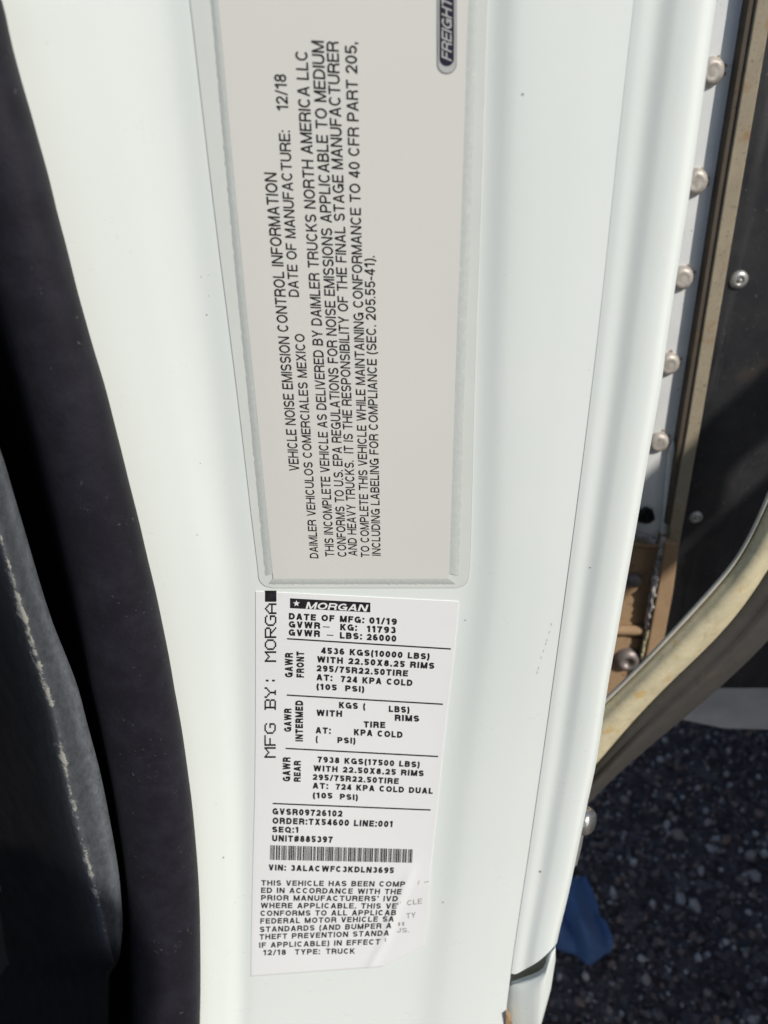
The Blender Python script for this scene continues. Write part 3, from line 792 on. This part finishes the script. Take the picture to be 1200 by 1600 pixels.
def rule(fr_, a, b, th=7.5):
    p, q = fr_(*a), fr_(*b); h = th / 2 / 3.636
    ink.quad([(p[0] + (q[0]-p[0])*k/8, p[1] + (q[1]-p[1])*k/8 - h) for k in range(9)] + [(p[0] + (q[0]-p[0])*k/8, p[1] + (q[1]-p[1])*k/8 + h) for k in range(8, -1, -1)], OF)
T(A_, 'DATE OF MFG:', (205, 192), (632, 214), 37); T(A_, '01/19', (662, 216), (818, 224), 37)
T(A_, 'GVWR', (205, 238), (383, 246), 37); rule(A_, (398, 234), (437, 236), 5); T(A_, 'KG:', (497, 254), (592, 258), 37); T(A_, '11793', (648, 264), (812, 272), 37)
T(A_, 'GVWR', (204, 284), (382, 292), 37); rule(A_, (420, 281), (458, 283), 5); T(A_, 'LBS:', (495, 301), (620, 307), 37); T(A_, '26000', (648, 310), (815, 320), 37)
rule(A_, (195, 302), (1125, 360), 8)
V_(A_, 'GAWR', 227, 522, 382, 44); V_(A_, 'FRONT', 291, 523, 375, 43)
T(A_, '4536 KGS(10000 LBS)', (388, 386), (1003, 421)); T(A_, 'WITH 22.50X8.25 RIMS', (366, 436), (1030, 474)); T(A_, '295/75R22.50TIRE', (363, 487), (880, 517))
T(A_, 'AT:', (362, 538), (452, 543)); T(A_, '724 KPA COLD', (500, 548), (906, 571)); T(A_, '(105', (362, 590), (477, 597), 34); T(A_, 'PSI)', (525, 600), (633, 606), 34)
rule(B_, (193, 4), (1080, 56), 8)
T(B_, 'KGS', (490, 78), (597, 84)); T(B_, '(', (627, 86), (640, 87)); T(B_, 'LBS)', (773, 100), (890, 106)); T(B_, 'WITH', (362, 122), (507, 128)); T(B_, 'RIMS', (807, 150), (945, 156))
T(B_, 'TIRE', (630, 188), (752, 192)); T(B_, 'AT:', (357, 221), (443, 225)); T(B_, 'KPA COLD', (575, 232), (850, 248)); T(B_, '(', (358, 272), (370, 272)); T(B_, 'PSI)', (481, 276), (583, 281), 34)
rule(B_, (187, 307), (1053, 353), 8)
V_(B_, 'GAWR', 219, 213, 80, 41); V_(B_, 'INTERMED', 285, 268, 35, 43); V_(B_, 'GAWR', 213, 495, 357, 43); V_(B_, 'REAR', 272, 497, 377, 39)
T(B_, '7938 KGS(17500 LBS)', (368, 386), (947, 416), 34); T(B_, 'WITH 22.50X8.25 RIMS', (345, 436), (970, 466), 34); T(B_, '295/75R22.50TIRE', (341, 486), (828, 510), 34)
T(B_, 'AT:', (340, 535), (428, 538), 34); T(B_, '724 KPA COLD DUAL', (471, 541), (1022, 566), 34); T(B_, '(105', (341, 590), (452, 593), 33); T(B_, 'PSI)', (495, 597), (597, 602), 33)
rule(C_, (113, 20), (1010, 57), 8)
T(C_, 'GVSR09726102', (112, 82), (508, 96)); T(C_, 'ORDER:TX54600 LINE:001', (112, 135), (792, 155)); T(C_, 'SEQ:1', (110, 184), (258, 187), 34); T(C_, 'UNIT#885397', (110, 235), (453, 243))
T(C_, 'VIN: 3ALACWFC3KDLN3695', (90, 400), (800, 417), 34)
for (t, a, b) in (('THIS VEHICLE HAS BEEN COMP', (93, 95), (990, 103)), ('ED IN ACCORDANCE WITH THE', (92, 141), (968, 150)), ("PRIOR MANUFACTURERS' IVD", (92, 188), (945, 194)),
                  ('WHERE APPLICABLE. THIS VE', (90, 236), (938, 240)), ('CONFORMS TO ALL APPLICAB', (88, 285), (934, 281)), ('FEDERAL MOTOR VEHICLE SA', (87, 334), (920, 320)),
                  ('STANDARDS (AND BUMPER A', (84, 386), (905, 362)), ('THEFT PREVENTION STANDA', (82, 433), (890, 408)), ('IF APPLICABLE) IN EFFECT', (80, 485), (835, 463)),
                  ('12/18', (105, 531), (247, 528)), ('TYPE:', (303, 527), (460, 524)), ('TRUCK', (497, 523), (678, 521))):
    T(D_, t, a, b, 34, .225)
# dot-matrix column of characters
PIX = {
 'M': ["1.....1", "11...11", "1.1.1.1", "1..1..1", "1.....1", "1.....1", "1.....1", "1.....1", "1.....1"],
 'F': ["1111111", "1......", "1......", "1......", "11111..", "1......", "1......", "1......", "1......"],
 'G': ["..1111.", ".1....1", "1......", "1......", "1...111", "1.....1", "1.....1", ".1....1", "..1111."],
 'B': ["111111.", ".1....1", ".1....1", ".1....1", ".11111.", ".1....1", ".1....1", ".1....1", "111111."],
 'Y': ["1.....1", "1.....1", ".1...1.", "..1.1..", "...1...", "...1...", "...1...", "...1...", "..111.."],
 ':': [".......", "...1...", "...1...", ".......", ".......", ".......", "...1...", "...1...", "......."],
 'O': ["..111..", ".1...1.", "1.....1", "1.....1", "1.....1", "1.....1", "1.....1", ".1...1.", "..111.."],
 'R': ["111111.", "1.....1", "1.....1", "1.....1", "111111.", "1..1...", "1...1..", "1....1.", "1.....1"],
 'A': ["...1...", "..1.1..", ".1...1.", "1.....1", "1.....1", "1111111", "1.....1", "1.....1", "1.....1"],
}
S0 = 'MFG BY: MORGA'
def mp(x, y):        # x: characters along the line (0..14), y: 0 baseline .. 1 cap
    f = x / 14.0
    v = 1184.7 + (922.5 - 1184.7) * f
    ub = 430.6 + 1.4 * f; ul = 413.2 + 1.0 * f
    return ub + (ul - ub) * y, v
for i, ch in enumerate(S0):
    if ch == ' ': continue
    for r_, line in enumerate(PIX[ch]):
        for c_, b in enumerate(line):
            if b != '1': continue
            x = i + (c_ + .35) / 8.0; y = 1 - r_ / 9.0
            g = .022
            ink.quad([mp(x - g, y + .01), mp(x - g, y - 1/9 - .01), mp(x + 1/8 + g * .4, y - 1/9 - .01), mp(x + 1/8 + g * .4, y + .01)], OF + .00002 * ((r_ + c_) % 3))
ink.quad([mp(13.05, 1.0), mp(13.05, 0), mp(13.98, 0), mp(13.98, 1.0)], OF)
ink.build('printed_text', M['ink'], sticker)
# faded ends of lines where the sticker has been rubbed
ink = Ink()
for (t, a, b, cp) in (('CLE', (1005, 220), (1097, 207), 32), ('TY', (1000, 301), (1057, 293), 32), ('JS.', (940, 388), (1018, 388), 28), ('II', (950, 347), (985, 345), 22), ('-', (1112, 84), (1140, 80), 28), ('I', (866, 447), (872, 446), 24), ("I'", (945, 218), (965, 215), 18), ('/', (1070, 88), (1082, 86), 22)):
    T(D_, t, a, b, cp, .15)
ink.build('faded_text', M['fade'], sticker)
# barcode
ink = Ink()
q = [C_(100, 257), C_(908, 280), C_(905, 357), C_(98, 340)]
def bq(x, y): return (q[0][0] + (q[1][0]-q[0][0])*x + (q[3][0]-q[0][0])*y + (q[2][0]-q[1][0]-q[3][0]+q[0][0])*x*y, q[0][1] + (q[1][1]-q[0][1])*x + (q[3][1]-q[0][1])*y + (q[2][1]-q[1][1]-q[3][1]+q[0][1])*x*y)
rb = random.Random(11); seq = []
for c_ in range(19):
    wide = set(rb.sample(range(0, 9, 2), 2)) | set(rb.sample(range(1, 9, 2), 1))
    seq += [2.4 if k in wide else 1.0 for k in range(9)] + [1.0]
tot = sum(seq[:-1]); x = 0
for k, wd in enumerate(seq[:-1]):
    if k % 10 % 2 == 0: ink.quad([bq(x / tot, 0), bq((x + wd) / tot, 0), bq((x + wd) / tot, 1), bq(x / tot, 1)], OF)
    x += wd
ink.build('barcode', M['ink'], sticker)
# logo bar
ink = Ink(); ink.quad([A_(212, 72), A_(440, 84.5), A_(668, 97), A_(668, 152), A_(440, 140), A_(212, 128)], OF); bar = ink.build('brand_bar', M['ink'], sticker)
ink = Ink(); OF2 = .0007
sc = A_(248, 101.5)
ink.quad([(sc[0] + (5.6 if k % 2 == 0 else 2.3) * math.sin(math.pi * k / 5), sc[1] - (5.3 if k % 2 == 0 else 2.2) * math.cos(math.pi * k / 5)) for k in range(10)], OF2)
ink.text('MORGAN', A_(300, 131), A_(645, 147), (0.1, -10.6), OF2, .2, .12, slant=.22)
ink.build('brand_lettering', M['sticker'], bar)

# ================================================================== blue rag on the gravel
def gpt(u, v, z):
    d = ray(u, v); t = (z - H) / d.z
    return Vector((d.x * t, d.y * t, z))
rag = None
def rag_mesh():
    outl = [(870, 1395), (893, 1372), (915, 1369), (926, 1390), (934, 1412), (938, 1432), (947, 1438), (955, 1458), (959, 1471), (950, 1483), (935, 1485), (920, 1489), (905, 1486), (885, 1470), (860, 1452), (855, 1420)]
    cpx = (905, 1432); n = 16; rows = []
    for ring in range(9):
        f = ring / 8.0; r = []
        for k in range(64):
            t = k / 64 * n; i = int(t); g = t - i
            a, b = outl[i], outl[(i + 1) % n]
            u = a[0] + (b[0]-a[0]) * g; v = a[1] + (b[1]-a[1]) * g
            uu = cpx[0] + (u - cpx[0]) * f; vv_ = cpx[1] + (v - cpx[1]) * f
            fold = abs(math.sin((uu * .9 - vv_ * .35) * .075)) ; z = .022 + .030 * (1 - f ** 2) + .060 * fold * (1 - .5 * f)
            r.append(gpt(uu, vv_, z))
        rows.append(r + [r[0]])
    skirt = [p.copy() for p in rows[-1]]
    for p in skirt: p.z = 0.004
    rows.append(skirt)
    vv, ff = grid(rows)
    o = mesh_obj('cleaning_rag', vv, ff, M['rag']); fix_normals(o)
    o['label'] = 'crumpled blue cloth lying on dark gravel beside the white sill'; o['category'] = 'rag'
rag_mesh()

# ================================================================== gravel: one sheet of loose stones
def gravel():
    bm = bmesh.new(); bmesh.ops.create_icosphere(bm, subdivisions=1, radius=1.0)
    bv = [v.co.copy() for v in bm.verts]; bf = [tuple(v.index for v in f.verts) for f in bm.faces]; bm.free()
    R = random.Random(5); vv = []; ff = []
    def stone(x, y, r):
        q = Vector((R.gauss(0, 1), R.gauss(0, 1), R.gauss(0, 1))).to_track_quat('Z', 'X')
        sx, sy, sz = r * R.uniform(.8, 1.5), r * R.uniform(.7, 1.1), r * R.uniform(.5, .9); k = len(vv)
        for p in bv:
            j = 1 + R.uniform(-.22, .22)
            c = q @ Vector((p.x * sx * j, p.y * sy * j, p.z * sz * j))
            vv.append((x + c.x, y + c.y, max(-.002, r * .35 + c.z)))
        ff.extend([tuple(i + k for i in f) for f in bf])
    for _ in range(13000): stone(R.uniform(-.1, 1.5), R.uniform(.25, 2.1), R.uniform(.0028, .0075))
    for _ in range(2600): stone(R.uniform(-.1, 1.5), R.uniform(.25, 2.1), R.uniform(.007, .0125))
    for _ in range(90): stone(R.uniform(-.1, 1.5), R.uniform(.25, 2.1), R.uniform(.014, .020))
    o = mesh_obj('gravel', vv, ff, M['gravel'], smooth=False); o['kind'] = 'stuff'
gravel()

# ================================================================== added van, out of frame, that shades the gravel and the lower body
def prism(name, prof, y0, y1, m, parent, bevel=0.0):
    """outline in x,z extruded along y"""
    n = len(prof); vv = [Vector((x, y0, z)) for x, z in prof] + [Vector((x, y1, z)) for x, z in prof]
    ff = [tuple(range(n)), tuple(range(2 * n - 1, n - 1, -1))] + [(i, i + n, (i + 1) % n + n, (i + 1) % n) for i in range(n)]
    o = mesh_obj(name, vv, ff, m, parent, smooth=False); fix_normals(o)
    if bevel:
        md = o.modifiers.new('bevel', 'BEVEL'); md.width = bevel; md.segments = 3; md.limit_method = 'ANGLE'
    return o
van = thing('shade_van', 'unseen grey van shape added to shade the gravel and lower truck body', 'van')
VX = 1.16; VY = -0.335; VT = H + 0.606
prism('shade_van_body', [(VX + .03, .42), (VX, 1.2), (VX, VT - .02), (VX + .03, VT), (VX + 1.6, VT), (VX + 1.68, VT - .06), (VX + 1.75, 1.2), (VX + 1.77, .42)], VY + .115, VY + 4.6, M['post'], van, .02)
for y in (VY + .75, VY + 3.7):
    for x in (VX + .02, VX + 1.53):
        dome('wheel', Vector((x + .22, y, .35)), .35, .22, M['black'], van, [(0, 0), (1, 0), (1, 1), (.9, 1.05), (.6, .9), (0, .9)], axis=Vector((-1, 0, 0)))
for x in (VX + .002, VX + 1.6):
    rl = prism('shade_van_rail', [(x, VT + .068), (x + .03, VT + .068), (x + .03, VT + .140), (x, VT + .140)], VY + .002, VY + 4.4, M['black'], van, .006)  # rail and feet added to shape the shadow edge and sunlit gap
    for (ya, yb) in ((.004, .130), (.210, 1.3), (2.2, 2.4), (3.6, 3.8)):
        prism('shade_rail_foot', [(x, VT + .02 if ya < .01 else VT - .05), (x + .03, VT + .02 if ya < .01 else VT - .05), (x + .03, VT + .070), (x, VT + .070)], VY + ya, VY + yb, M['black'], rl)
# the open cab door, added out of view, outline cut to cast the lower-left shade
hx, hy, lx, ly = .16, -1.25, .545, -.50
dd = Vector((lx - hx, ly - hy, 0)); Ld = dd.length; dd.normalize(); dn = Vector((-dd.y, dd.x, 0))
zt, zb = H + .468, H - .62
outl = [(0, zb), (.72, zb), (.78, zb + .05), (.80, H - .1), (.835, H + .22), (.847, H + .301), (.854, H + .324), (.859, H + .349), (.861, H + .375), (.858, H + .404), (.852, H + .430), (.843, H + .455), (.828, H + .467), (.80, zt), (0, zt + .05)]
n = len(outl); vv = [Vector((hx, hy, 0)) + dd * a + Vector((0, 0, z)) for a, z in outl]; vv += [p + dn * .055 for p in vv]
door = mesh_obj('shade_cab_door', vv, [tuple(range(n)), tuple(range(2 * n - 1, n - 1, -1))] + [(i, i + n, (i + 1) % n + n, (i + 1) % n) for i in range(n)], M['paint'], truck, smooth=False); fix_normals(door)
